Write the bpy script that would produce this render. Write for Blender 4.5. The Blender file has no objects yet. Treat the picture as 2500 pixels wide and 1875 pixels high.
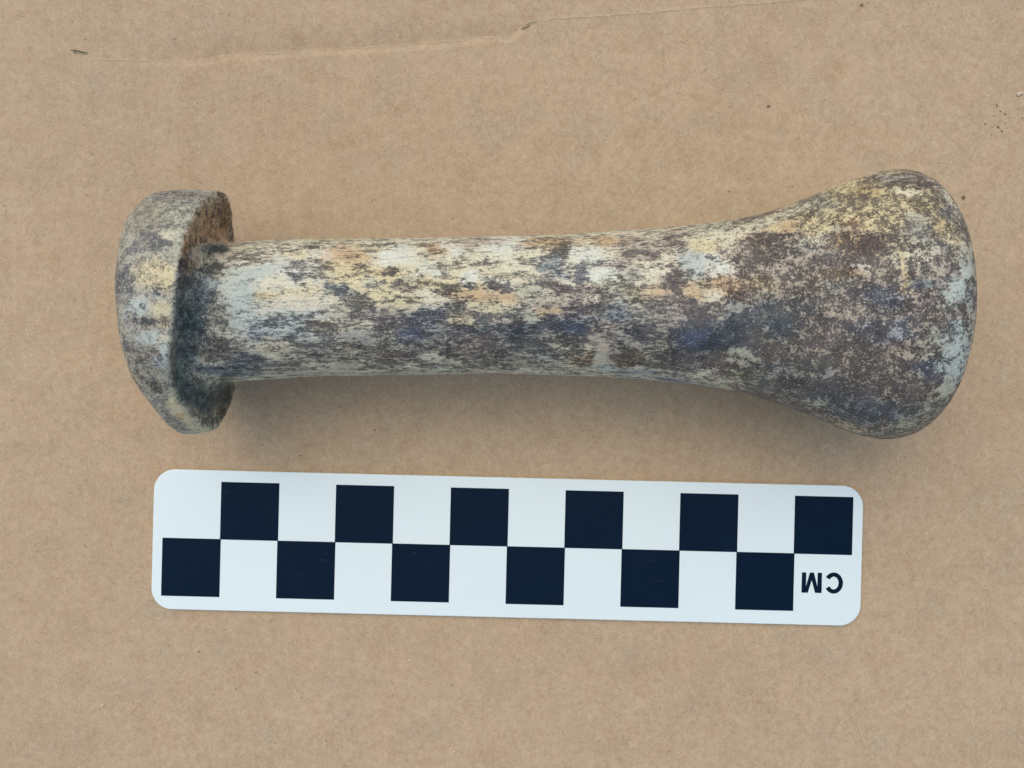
import bpy, bmesh, math, random
import numpy as np
from mathutils import Vector, Matrix
random.seed(7)
rng = np.random.default_rng(7)
scene = bpy.context.scene
CM = 0.01                      # the scene is built in real metres; tables below are in centimetres
PX = 138.68                    # marks per centimetre of the measured layout
CAM_H = 16.0                   # camera height over the cardboard, cm

# ------------------------------------------------------------------ camera
cam_d = bpy.data.cameras.new('camera')
cam = bpy.data.objects.new('camera', cam_d)
scene.collection.objects.link(cam)
cam.location = (0, 0, CAM_H * CM)
cam_d.sensor_width = 36.0
cam_d.lens = 36.0 * CAM_H / (2500 / PX)
cam_d.clip_start = 0.01
cam_d.clip_end = 50
scene.camera = cam

# ------------------------------------------------------------------ sky and sun
SUN_EL, SUN_AZ = 65.0, -28.0   # azimuth measured from the top of the picture, positive to the right
world = bpy.data.worlds.new('World')
scene.world = world
world.use_nodes = True
wn = world.node_tree.nodes
wl = world.node_tree.links
wn.clear()
w_out = wn.new('ShaderNodeOutputWorld')
w_bg = wn.new('ShaderNodeBackground')
w_sky = wn.new('ShaderNodeTexSky')
w_sky.sky_type = 'NISHITA'
w_sky.sun_disc = False
w_sky.sun_elevation = math.radians(SUN_EL)
w_sky.sun_rotation = math.radians(SUN_AZ)
w_sky.air_density = 1.0
w_sky.dust_density = 2.5
w_sky.ozone_density = 1.0
w_bg.inputs['Strength'].default_value = 0.15
wl.new(w_sky.outputs[0], w_bg.inputs[0])
wl.new(w_bg.outputs[0], w_out.inputs[0])
sun_d = bpy.data.lights.new('sun', 'SUN')
sun_d.energy = 0.6
sun_d.angle = math.radians(65)
sun_d.color = (1.0, 0.93, 0.84)
sun = bpy.data.objects.new('sun', sun_d)
scene.collection.objects.link(sun)
_el, _az = math.radians(SUN_EL), math.radians(SUN_AZ)
_dir = Vector((math.sin(_az) * math.cos(_el), math.cos(_az) * math.cos(_el), math.sin(_el)))
sun.rotation_euler = _dir.to_track_quat('Z', 'Y').to_euler()
sun.location = _dir * 0.6
scene.view_settings.view_transform = 'Standard'
scene.view_settings.look = 'None'
scene.view_settings.exposure = 0.37
scene.view_settings.gamma = 1.0

# ------------------------------------------------------------------ helpers
def lin(c):
    c = np.asarray(c, float) / 255.0
    return np.where(c <= 0.04045, c / 12.92, ((c + 0.055) / 1.055) ** 2.4)

ILLUM = np.array([0.96, 1.0, 1.16])      # colour of the daylight here
def seen(r, g, b):                        # albedo of something that reads as r,g,b in this daylight
    return tuple(np.clip(lin((r, g, b)) / ILLUM, 0.003, 0.86))

def link(name, me, parent=None, mats=()):
    o = bpy.data.objects.new(name, me)
    scene.collection.objects.link(o)
    if parent is not None:
        o.parent = parent
    for m in mats:
        me.materials.append(m)
    return o

def tag(o, label=None, cat=None, group=None, kind=None):
    if label: o['label'] = label
    if cat: o['category'] = cat
    if group: o['group'] = group
    if kind: o['kind'] = kind
    return o

def at(px, py, z=0.0):                    # measured mark -> point (cm) at height z
    k = (CAM_H - z) / CAM_H
    return ((px - 1250) / PX * k, (937.5 - py) / PX * k)

def smooth(a, b, x):
    t = np.clip((x - a) / (b - a), 0, 1)
    return t * t * (3 - 2 * t)

_perm = np.random.default_rng(3).permutation(256)
_perm = np.concatenate([_perm, _perm, _perm])
_grad = np.random.default_rng(4).normal(size=(256, 3))
_grad /= np.linalg.norm(_grad, axis=1)[:, None]
def perlin(P):
    P = np.asarray(P, float)
    i = np.floor(P).astype(int); f = P - i; i &= 255
    u = f * f * f * (f * (f * 6 - 15) + 10)
    r = 0
    for dx in (0, 1):
        wx = u[:, 0] if dx else 1 - u[:, 0]
        for dy in (0, 1):
            wy = u[:, 1] if dy else 1 - u[:, 1]
            for dz in (0, 1):
                wz = u[:, 2] if dz else 1 - u[:, 2]
                h = _perm[_perm[_perm[i[:, 0] + dx] + i[:, 1] + dy] + i[:, 2] + dz]
                g = _grad[h]
                r = r + wx * wy * wz * (g[:, 0] * (f[:, 0] - dx) + g[:, 1] * (f[:, 1] - dy) + g[:, 2] * (f[:, 2] - dz))
    return r * 1.6
def fbm(P, octaves=3, gain=0.5):
    s = 0; a = 1.0; n = 0
    for k in range(octaves):
        s = s + a * perlin(P * (2.03 ** k) + 17.3 * k); n += a; a *= gain
    return s / n

class NT:                                  # small node-building helper
    def __init__(self, name):
        self.m = bpy.data.materials.new(name); self.m.use_nodes = True
        self.t = self.m.node_tree; self.t.nodes.clear()
        self.out = self.t.nodes.new('ShaderNodeOutputMaterial')
        self.b = self.t.nodes.new('ShaderNodeBsdfPrincipled')
        self.t.links.new(self.b.outputs[0], self.out.inputs[0])
    def n(self, kind, **kw):
        nd = self.t.nodes.new(kind)
        for k, v in kw.items(): setattr(nd, k, v)
        return nd
    def put(self, sock, v):
        if hasattr(v, 'is_output') or isinstance(v, bpy.types.NodeSocket):
            self.t.links.new(v, sock)
        else:
            if sock.type == 'RGBA' and len(v) == 3: v = (*v, 1)
            sock.default_value = v
    def math(self, op, a, b=0.0, c=None, clamp=False):
        nd = self.n('ShaderNodeMath', operation=op, use_clamp=clamp)
        self.put(nd.inputs[0], a); self.put(nd.inputs[1], b)
        if c is not None: self.put(nd.inputs[2], c)
        return nd.outputs[0]
    def mix(self, f, a, b, blend='MIX'):
        nd = self.n('ShaderNodeMix', data_type='RGBA', blend_type=blend)
        self.put(nd.inputs[0], f); self.put(nd.inputs[6], a); self.put(nd.inputs[7], b)
        return nd.outputs[2]
    def coords(self, scale=(1, 1, 1), rot=(0, 0, 0), loc=(0, 0, 0)):
        tc = self.n('ShaderNodeTexCoord'); mp = self.n('ShaderNodeMapping')
        mp.inputs['Scale'].default_value = scale
        mp.inputs['Rotation'].default_value = rot
        mp.inputs['Location'].default_value = loc
        self.t.links.new(tc.outputs['Object'], mp.inputs[0])
        return mp.outputs[0]
    def noise(self, vec, scale, detail=3.0, rough=0.55, lo=0.3, hi=0.7, dist=0.0):
        nd = self.n('ShaderNodeTexNoise')
        self.put(nd.inputs['Vector'], vec)
        nd.inputs['Scale'].default_value = scale
        nd.inputs['Detail'].default_value = detail
        nd.inputs['Roughness'].default_value = rough
        nd.inputs['Distortion'].default_value = dist
        mr = self.n('ShaderNodeMapRange')
        self.t.links.new(nd.outputs[0], mr.inputs[0])
        mr.inputs[1].default_value = lo; mr.inputs[2].default_value = hi
        return mr.outputs[0]
    def bump(self, h, strength, dist, normal=None):
        nd = self.n('ShaderNodeBump')
        nd.inputs['Strength'].default_value = strength
        nd.inputs['Distance'].default_value = dist
        self.put(nd.inputs['Height'], h)
        if normal is not None: self.put(nd.inputs['Normal'], normal)
        return nd.outputs[0]

# ------------------------------------------------------------------ materials
def mat_cardboard():
    s = NT('kraft_cardboard')
    v = s.coords()
    huge = s.noise(s.coords(loc=(0.31, 0.12, 0)), 11, 2, 0.5, 0.36, 0.64)
    big = s.noise(v, 30, 3, 0.55, 0.35, 0.65)
    grey = s.noise(s.coords(loc=(0.7, 0.2, 0)), 120, 4, 0.6, 0.48, 0.70)
    warm = s.noise(s.coords(loc=(0.2, 0.9, 0)), 150, 4, 0.6, 0.50, 0.72)
    mid = s.noise(v, 190, 5, 0.68, 0.34, 0.66)
    sml = s.noise(v, 700, 5, 0.7, 0.32, 0.68)
    grn = s.noise(v, 3000, 3, 0.7, 0.34, 0.66)
    vs = s.coords(scale=(1, 0.35, 1))                       # faint vertical calender streaks
    ver = s.noise(vs, 330, 3, 0.6, 0.34, 0.66)
    col = s.mix(big, CARD_A, CARD_B)
    col = s.mix(s.math('MULTIPLY', huge, 0.62), col, CARD_C)
    col = s.mix(s.math('MULTIPLY', mid, 0.62), col, CARD_C)
    col = s.mix(s.math('MULTIPLY', grey, 0.62), col, CARD_G)
    col = s.mix(s.math('MULTIPLY', warm, 0.55), col, CARD_W)
    col = s.mix(s.math('MULTIPLY', s.math('SUBTRACT', 1.0, sml), 0.50), col, CARD_D)
    col = s.mix(s.math('MULTIPLY', ver, 0.22), col, CARD_E)
    # fibres: stretched noise at several angles, pale and dark
    fib_h = None
    for k, (ang, sc) in enumerate([(20, 520), (78, 560), (-35, 500), (-72, 610), (48, 640)]):
        # turn, then stretch
        mp = s.n('ShaderNodeVectorRotate', rotation_type='Z_AXIS')
        s.put(mp.inputs['Vector'], v); mp.inputs['Angle'].default_value = math.radians(ang)
        mm = s.n('ShaderNodeMapping'); s.t.links.new(mp.outputs[0], mm.inputs[0])
        mm.inputs['Scale'].default_value = (0.30, 1.7, 1); mm.inputs['Location'].default_value = (k * 0.3, k * 0.7, 0)
        f = s.noise(mm.outputs[0], sc * 3.0, 2, 0.5, 0.58, 0.74, 0.4)
        col = s.mix(s.math('MULTIPLY', f, 0.30), col, FIB_PALE if k % 3 else FIB_DARK)
        fib_h = f if fib_h is None else s.math('MAXIMUM', fib_h, f)
    spk = s.noise(v, 900, 2, 0.5, 0.72, 0.78)
    col = s.mix(s.math('MULTIPLY', spk, 0.6), col, (0.09, 0.07, 0.05))
    col = s.mix(s.math('MULTIPLY', grn, 0.30), col, seen(208, 194, 172))
    s.put(s.b.inputs['Base Color'], col)
    s.b.inputs['Roughness'].default_value = 0.82
    s.b.inputs['Specular IOR Level'].default_value = 0.25
    h = s.math('ADD', s.math('MULTIPLY', fib_h, 0.5), s.math('ADD', s.math('MULTIPLY', sml, 0.5), s.math('MULTIPLY', grn, 0.35)))
    nb = s.bump(h, 0.35, 0.0001)
    nb = s.bump(mid, 0.25, 0.0003, nb)
    s.put(s.b.inputs['Normal'], nb)
    return s.m
CARD_A = seen(169, 141, 112); CARD_B = seen(169, 147, 119); CARD_C = seen(198, 173, 141)
CARD_D = seen(142, 112, 83); CARD_E = seen(188, 168, 144); CARD_G = seen(166, 154, 130); CARD_W = seen(168, 138, 105)
FIB_PALE = seen(202, 188, 164); FIB_DARK = seen(134, 116, 96)

def mat_plain(name, col, rough=0.8, spec=0.3, var=0.25, scale=900):
    s = NT(name)
    v = s.coords()
    n = s.noise(v, scale, 3, 0.6)
    c2 = tuple(x * (1 - var) for x in col)
    s.put(s.b.inputs['Base Color'], s.mix(n, col, c2))
    s.b.inputs['Roughness'].default_value = rough
    s.b.inputs['Specular IOR Level'].default_value = spec
    s.put(s.b.inputs['Normal'], s.bump(n, 0.3, 0.0001))
    return s.m

def mat_card_white():
    s = NT('white_plastic_card')
    v = s.coords()
    a = s.noise(v, 45, 2, 0.5)
    b = s.noise(v, 900, 2, 0.5, 0.74, 0.80)
    col = s.mix(s.math('MULTIPLY', a, 0.5), (0.755, 0.845, 0.76), (0.72, 0.815, 0.74))
    col = s.mix(s.math('MULTIPLY', b, 0.35), col, (0.45, 0.42, 0.38))
    s.put(s.b.inputs['Base Color'], col)
    s.b.inputs['Roughness'].default_value = 0.38
    s.put(s.b.inputs['Normal'], s.bump(s.noise(v, 60, 2, 0.5), 0.12, 0.0002))
    return s.m

def mat_ink():
    s = NT('navy_black_ink')
    geo = s.n('ShaderNodeNewGeometry'); v = geo.outputs['Position']
    mp = s.n('ShaderNodeMapping'); s.t.links.new(v, mp.inputs[0])
    mp.inputs['Scale'].default_value = (0.25, 1.6, 1); mp.inputs['Rotation'].default_value = (0, 0, math.radians(35)); sc = mp.outputs[0]
    speck = s.noise(v, 1500, 2, 0.5, 0.74, 0.79)
    scratch = s.noise(sc, 900, 1, 0.4, 0.74, 0.80)
    haze = s.noise(v, 140, 4, 0.6, 0.52, 0.85)
    col = s.mix(s.math('MULTIPLY', haze, 0.4), (0.0024, 0.0115, 0.025), (0.006, 0.019, 0.038))
    col = s.mix(s.math('MULTIPLY', s.math('MAXIMUM', speck, s.math('MULTIPLY', scratch, 0.3)), 0.22), col, (0.10, 0.14, 0.20))
    s.put(s.b.inputs['Base Color'], col)
    s.b.inputs['Roughness'].default_value = 0.42
    s.b.inputs['Specular IOR Level'].default_value = 0.05
    return s.m

def mat_stone():
    s = NT('patinated_stone')
    at_b = s.n('ShaderNodeAttribute', attribute_name='pale_colour')
    at_d = s.n('ShaderNodeAttribute', attribute_name='patina_colour')
    at_m = s.n('ShaderNodeAttribute', attribute_name='patina_mask')    # x cover, y softness, z grain direction
    sep = s.n('ShaderNodeSeparateColor'); s.t.links.new(at_m.outputs['Color'], sep.inputs[0])
    cover, soft, iso = sep.outputs[0], sep.outputs[1], sep.outputs[2]
    v = s.coords(); vx = s.coords(scale=(0.42, 1.15, 1.15))
    def two(scale, detail, rough, lo, hi):
        a = s.noise(vx, scale, detail, rough, lo, hi); b = s.noise(v, scale, detail, rough, lo, hi)
        m = s.n('ShaderNodeMix', data_type='FLOAT')
        s.put(m.inputs[0], iso); s.put(m.inputs[2], a); s.put(m.inputs[3], b)
        return m.outputs[0]
    clump = two(860, 5, 0.66, 0.33, 0.67)
    grain = two(2900, 5, 0.8, 0.33, 0.67)
    nn = s.math('ADD', s.math('MULTIPLY', clump, 0.44), s.math('MULTIPLY', grain, 0.56))
    # cover + noise, thresholded with the local softness
    t = s.math('ADD', s.math('SUBTRACT', cover, 0.5), s.math('MULTIPLY', s.math('SUBTRACT', nn, 0.5), 1.9))
    k = s.math('ADD', s.math('DIVIDE', t, soft), 0.5, clamp=True)
    k = s.math('SMOOTH_MIN', k, 1.0, 0.05, clamp=True)
    tone = s.noise(v, 700, 4, 0.7, 0.3, 0.7)
    pale = s.mix(s.math('MULTIPLY', tone, 0.55), at_b.outputs['Color'],
                 s.mix(1.0, at_b.outputs['Color'], (0.72, 0.70, 0.66), 'MULTIPLY'))
    tone2 = s.noise(v, 1300, 5, 0.75, 0.3, 0.7)
    dark = s.mix(s.math('MULTIPLY', tone2, 0.9), at_d.outputs['Color'],
                 s.mix(1.0, at_d.outputs['Color'], (0.40, 0.40, 0.42), 'MULTIPLY'))
    col = s.mix(s.math('MULTIPLY', k, 0.93), pale, dark)
    haze = s.noise(v, 260, 3, 0.6, 0.42, 0.72)              # chalky bloom half hiding the dark patina
    col = s.mix(s.math('MULTIPLY', haze, s.math('MULTIPLY', k, 0.20)), col, s.mix(0.5, at_b.outputs['Color'], (0.26, 0.25, 0.28)))
    pep = s.noise(v, 4200, 2, 0.6, 0.52, 0.66)               # pinprick dark grains, denser where patina is near
    col = s.mix(s.math('MULTIPLY', pep, s.math('ADD', 0.24, s.math('MULTIPLY', cover, 0.45))), col, dark)
    crk = s.noise(v, 3900, 2, 0.6, 0.54, 0.68)               # pinprick pale grains
    col = s.mix(s.math('MULTIPLY', crk, s.math('SUBTRACT', 0.50, s.math('MULTIPLY', cover, 0.20))), col, pale)
    vs_ = s.coords(scale=(0.10, 1.5, 1.5), loc=(0.4, 0.1, 0.7))   # lengthwise hairlines along the shaft
    hair = s.noise(vs_, 2600, 3, 0.6, 0.57, 0.70)
    hair2 = s.noise(vs_, 2100, 3, 0.6, 0.60, 0.72)
    inv = s.math('SUBTRACT', 1.0, iso, clamp=True)
    col = s.mix(s.math('MULTIPLY', hair, s.math('MULTIPLY', inv, 0.60)), col, dark)
    col = s.mix(s.math('MULTIPLY', hair2, s.math('MULTIPLY', inv, 0.45)), col, pale)
    s.put(s.b.inputs['Base Color'], col)
    r = s.math('ADD', 0.40, s.math('MULTIPLY', grain, 0.22))
    s.put(s.b.inputs['Roughness'], r)
    s.b.inputs['Specular IOR Level'].default_value = 0.45
    h = s.math('SUBTRACT', s.math('MULTIPLY', grain, 0.6), s.math('MULTIPLY', k, 0.45))
    s.put(s.b.inputs['Normal'], s.bump(h, 0.6, 0.00022))
    return s.m

# ------------------------------------------------------------------ cardboard sheet
CREASE = [(150, 118), (215, 130), (235, 145), (300, 147), (380, 147), (430, 146), (455, 149), (500, 146), (530, 136),
          (560, 131), (650, 130), (672, 130), (700, 125), (850, 117), (900, 115), (1000, 107), (1090, 100), (1110, 101),
          (1150, 91), (1180, 87), (1245, 87), (1270, 72), (1300, 55), (1330, 46), (1400, 42), (1550, 32), (1700, 18), (1980, -4), (2600, -60)]
def card_height(X, Y):
    """height (cm) of the sheet at X, Y (cm)"""
    cx = np.array([at(a, b)[0] for a, b in CREASE]); cy = np.array([at(a, b)[1] for a, b in CREASE])
    P = np.stack([X, Y, X * 0], -1).reshape(-1, 3)
    wob = perlin(P * [4.0, 0, 0]).reshape(X.shape) * 0.022 + perlin(P * [11.0, 0, 0]).reshape(X.shape) * 0.012
    d = Y - (np.interp(X, cx, cy) + wob)                     # above the crease is positive
    amp = smooth(-7.0, -5.4, X) * (1 - smooth(-0.1, 0.5, X))
    amp = amp * (0.75 + 0.4 * perlin(P * [1.3, 0, 0]).reshape(X.shape))
    up = np.where(d > 0, np.exp(-(np.maximum(d, 0) / 0.26) ** 1.3), np.clip(1 + d / 0.13, 0, 1) ** 1.4)
    h = -0.105 * amp * up
    line = 0.35 * smooth(-7.5, -6.8, X) + 0.65 * smooth(-6, -5, X)
    line = line * (1 - 0.6 * smooth(-0.1, 0.5, X))
    h += 0.016 * line * np.exp(-(d / 0.018) ** 2)
    h += 0.10 * perlin(P * 0.11 + 5).reshape(X.shape) * 0.5 + 0.012 * perlin(P * [0.5, 0.5, 0]).reshape(X.shape)
    h *= 1.0
    flat = np.exp(-((X / 8.5) ** 8 + ((Y + 1.0) / 4.6) ** 8))    # lies flat under the stone and the scale card
    flute = 0.0022 * np.sin((Y + 0.02 * X + 0.06 * np.sin(X * 0.7)) * 2 * math.pi / 0.68) * (0.6 + 0.4 * np.sin(X * 1.3 + Y))
    return h * (1 - flat) + flute - 0.006

def build_cardboard():
    xs = np.concatenate([np.linspace(-40, -10, 16)[:-1], np.linspace(-10, 10, 500), np.linspace(10, 40, 16)[1:]])
    ys = np.concatenate([np.linspace(-32, -7.2, 18)[:-1], np.linspace(-7.2, 4.7, 220)[:-1], np.linspace(4.7, 7.0, 150), np.linspace(7.0, 32, 18)[1:]])
    X, Y = np.meshgrid(xs, ys)
    H = card_height(X, Y)
    V = np.stack([X, Y, H], -1).reshape(-1, 3) * CM
    nx, ny = len(xs), len(ys)
    i = np.arange(nx - 1); j = np.arange(ny - 1)
    I, J = np.meshgrid(i, j)
    a = (J * nx + I).ravel()
    F = np.stack([a, a + 1, a + nx + 1, a + nx], 1)
    # edge skirt and underside give the sheet its 4 mm thickness
    border = list(range(nx)) + [k * nx + nx - 1 for k in range(1, ny)] + [(ny - 1) * nx + k for k in range(nx - 2, -1, -1)] + [k * nx for k in range(ny - 2, 0, -1)]
    n0 = len(V)
    low = V[border].copy(); low[:, 2] = -0.004
    V = np.concatenate([V, low])
    faces = F.tolist()
    m = len(border)
    for k in range(m):
        k2 = (k + 1) % m
        faces.append([border[k2], border[k], n0 + k, n0 + k2])
    faces.append([n0 + k for k in range(m - 1, -1, -1)])
    me = bpy.data.meshes.new('cardboard_sheet')
    me.from_pydata(V.tolist(), [], faces)
    me.polygons.foreach_set('use_smooth', [True] * len(me.polygons))
    o = link('cardboard_sheet', me, None, [mat_cardboard()])
    tag(o, 'brown kraft cardboard sheet with a crease along its top', kind='structure')
    return o
board = build_cardboard()

def ribbons(name, items, mat, parent, seg=5):
    """fine strands: items of (x, y, z, length, width, angle, bend) in cm, each a flat bowed ribbon with a raised spine"""
    V = []; F = []
    for (x, y, z, L, w, a, b) in items:
        base = len(V)
        for k in range(seg + 1):
            t = k / seg - 0.5
            lx = L * t; ly = b * L * (t * t - 0.25)
            ca, sa = math.cos(a), math.sin(a)
            ww = w * (1 - (2 * t) ** 4) * 0.5 + 0.0006
            zz = z + 0.006 * (1 - (2 * t) ** 2)
            for q, dz in ((-1, 0), (0, w * 0.6), (1, 0)):
                px, py = lx, ly + q * ww
                V.append(((x + px * ca - py * sa) * CM, (y + px * sa + py * ca) * CM, (zz + dz) * CM))
        for k in range(seg):
            for q in range(2):
                a0 = base + k * 3 + q
                F.append((a0, a0 + 3, a0 + 4, a0 + 1))
    me = bpy.data.meshes.new(name)
    me.from_pydata(V, [], F)
    me.polygons.foreach_set('use_smooth', [True] * len(me.polygons))
    return link(name, me, parent, [mat])

def fibre_items(n, lw, Lr):
    X = rng.uniform(-9.8, 9.8, n); Y = rng.uniform(-7.3, 7.3, n)
    Z = card_height(X, Y)
    return [(X[i], Y[i], Z[i], rng.uniform(*Lr) * (1 if rng.random() < .8 else 1.7), rng.uniform(*lw), rng.uniform(0, math.pi), rng.normal() * 0.5) for i in range(n)]
m_fib_p = mat_plain('pale_paper_fibre', seen(196, 182, 158), 0.9)
m_fib_d = mat_plain('brown_paper_fibre', seen(132, 116, 96), 0.9)
o = ribbons('pale_paper_fibres', fibre_items(3800, (0.0018, 0.0036), (0.03, 0.11)), m_fib_p, board)
tag(o, 'fine pale fibres in the cardboard face', kind='stuff')
o = ribbons('brown_paper_fibres', fibre_items(1500, (0.002, 0.0042), (0.015, 0.05)), m_fib_d, board)
tag(o, 'short brown fibres in the cardboard face', kind='stuff')

def paper_flake(name, p0, p1, lift, width, mat, label=None):
    """a curled torn lip of paper between two marks, free edge raised"""
    (x0, y0), (x1, y1) = at(*p0), at(*p1)
    n = 14; V = []; F = []
    dx, dy = x1 - x0, y1 - y0; L = math.hypot(dx, dy); nx, ny = -dy / L, dx / L
    for k in range(n + 1):
        t = k / n; e = math.sin(math.pi * t) ** 0.7
        cx, cy = x0 + dx * t, y0 + dy * t
        zb = float(card_height(np.array([cx]), np.array([cy]))[0]) + 0.003
        j = 0.15 * math.sin(t * 37) + 0.1 * math.sin(t * 61)
        for q in range(4):
            s_ = q / 3
            off = width * e * s_ * (1 + j * s_)
            V.append(((cx + nx * off) * CM, (cy + ny * off) * CM, (zb + lift * e * s_ ** 1.6) * CM))
    for k in range(n):
        for q in range(3):
            a = k * 4 + q; F.append((a, a + 4, a + 5, a + 1))
    me = bpy.data.meshes.new(name); me.from_pydata(V, [], F)
    o = link(name, me, board, [mat])
    md = o.modifiers.new('thickness', 'SOLIDIFY'); md.thickness = 0.00006
    if label: o['label'] = label
    return o
m_flake = mat_plain('torn_paper', seen(196, 182, 148), 0.9)
m_slit_shade = mat_plain('slit_shade_dark', (0.07, 0.06, 0.045), 0.95)  # dark colour standing for the shade inside the slits
def slit_shade_strip(p0, p1, w):  # dark ribbon laid on the uncut sheet as a slit's painted shade
    it = []
    (x0, y0), (x1, y1) = at(*p0), at(*p1)
    mx, my = (x0 + x1) / 2, (y0 + y1) / 2
    z = float(card_height(np.array([mx]), np.array([my]))[0]) + 0.002
    return ribbons('slit_shade', [(mx, my, z, math.hypot(x1 - x0, y1 - y0), w, math.atan2(y1 - y0, x1 - x0), 0.08)], m_slit_shade, board, 10)
paper_flake('torn_paper_lip', (172, 121), (218, 131), 0.02, 0.016, m_flake, 'pale lip of the short slit at the upper left')
paper_flake('torn_paper_lip', (215, 132), (178, 125), 0.015, 0.015, m_flake)
slit_shade_strip((172, 122), (215, 130), 0.013)
paper_flake('torn_paper_lip', (1272, 69), (1312, 52), 0.025, 0.028, m_flake, 'curled pale lip where the crease turns')
slit_shade_strip((1272, 71), (1304, 57), 0.009)
def crease_strip(name, x_from, x_to, w, lift, step=0.03):
    cx = np.array([at(a, b)[0] for a, b in CREASE]); cy = np.array([at(a, b)[1] for a, b in CREASE])
    X = np.arange(at(x_from, 0)[0], at(x_to, 0)[0], step)
    P = np.stack([X, X * 0, X * 0], -1)
    Yc = np.interp(X, cx, cy) + perlin(P * [4.0, 0, 0]) * 0.022 + perlin(P * [11.0, 0, 0]) * 0.012
    V = []; F = []
    for k, x in enumerate(X):
        ww = w * (0.55 + 0.6 * abs(float(perlin(np.array([[x * 6.3, 3.1, 0]]))[0])) + rng.uniform(0, .25))
        for q in range(3):
            y = Yc[k] + ww * (0.5 - q / 2) + rng.normal() * 0.002
            z = float(card_height(np.array([x]), np.array([y]))[0]) + 0.002 + (lift * (1 - q / 2) if lift > 0.005 else lift)
            V.append((x * CM, y * CM, z * CM))
    for k in range(len(X) - 1):
        for q in range(2):
            a = k * 3 + q; F.append((a, a + 1, a + 4, a + 3))
    me = bpy.data.meshes.new(name); me.from_pydata(V, [], F)
    return link(name, me, board, [m_torn])
m_torn = mat_plain('torn_crease_paper', seen(206, 188, 158), 0.9)
crease_strip('crease_edge', 232, 520, 0.014, 0.002)
crease_strip('crease_edge', 521, 1240, 0.018, 0.010)
crease_strip('crease_edge', 1318, 1985, 0.016, 0.0015)
paper_flake('torn_paper_lip', (180, 118), (181, 132), 0.03, 0.01, m_flake)

# ------------------------------------------------------------------ scale card
A = math.radians(-1.4)
card = bpy.data.objects.new('scale_card', None)
scene.collection.objects.link(card)
cx_, cy_ = at(1238.5, 1335.0)
card.location = (cx_ * CM, cy_ * CM, -0.00002)
card.rotation_euler = (0, 0, A)
card.empty_display_size = 0.01
tag(card, 'white rounded centimetre scale card with twelve dark squares below the stone pestle', 'scale card')
m_white, m_ink = mat_card_white(), mat_ink()
THK = 0.075
def rounded_outline(w, h, r, n=14):
    pts = []
    for (sx, sy, a0) in ((1, 1, 0), (-1, 1, 90), (-1, -1, 180), (1, -1, 270)):
        for k in range(n + 1):
            a = math.radians(a0 + 90 * k / n)
            pts.append((sx * (w / 2 - r) + r * math.cos(a), sy * (h / 2 - r) + r * math.sin(a)))
    return pts
def build_card():
    rings = []
    for inset, z in ((0.045, 0.004), (0.0, 0.03), (0.0, THK - 0.014), (0.004, THK - 0.004), (0.014, THK)):
        rings.append([(x, y, z) for x, y in rounded_outline(12.44 - 2 * inset, 2.456 - 2 * inset, 0.37 - inset)])
    V = [tuple(c * CM for c in p) for r in rings for p in r]
    n = len(rings[0]); F = []
    for k in range(len(rings) - 1):
        for i in range(n):
            j = (i + 1) % n
            F.append((k * n + i, k * n + j, (k + 1) * n + j, (k + 1) * n + i))
    F.append([(len(rings) - 1) * n + i for i in range(n)])
    F.append([i for i in range(n - 1, -1, -1)])
    me = bpy.data.meshes.new('card_body'); me.from_pydata(V, [], F)
    return link('card_body', me, card, [m_white])
build_card()
def slab(name, polys, z0, z1, holes=False):
    bm = bmesh.new()
    for poly in polys:
        lo = [bm.verts.new((x * CM, y * CM, z0 * CM)) for x, y in poly]
        hi = [bm.verts.new((x * CM, y * CM, z1 * CM)) for x, y in poly]
        bm.faces.new(hi); bm.faces.new(lo[::-1])
        for i in range(len(poly)):
            j = (i + 1) % len(poly)
            bm.faces.new((lo[i], lo[j], hi[j], hi[i]))
    me = bpy.data.meshes.new(name); bm.to_mesh(me); bm.free()
    return me
sq_end = slab('black_square', [[(-.511, -.508), (.511, -.508), (.511, .508), (-.511, .508)]], THK + 0.0005, THK + 0.004)
sq_in = slab('black_square', [[(-.509, -.505), (.509, -.505), (.509, .505), (-.509, .505)]], THK + 0.0005, THK + 0.004)
sq_end.materials.append(m_ink); sq_in.materials.append(m_ink)
for k in range(12):
    top = k % 2 == 1
    o = bpy.data.objects.new('black_square', sq_end if k in (0, 11) else sq_in)
    scene.collection.objects.link(o); o.parent = card
    u = -5.533 + k * 1.0058
    o.location = (u * CM, (0.524 if top else -0.482) * CM, 0)
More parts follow.
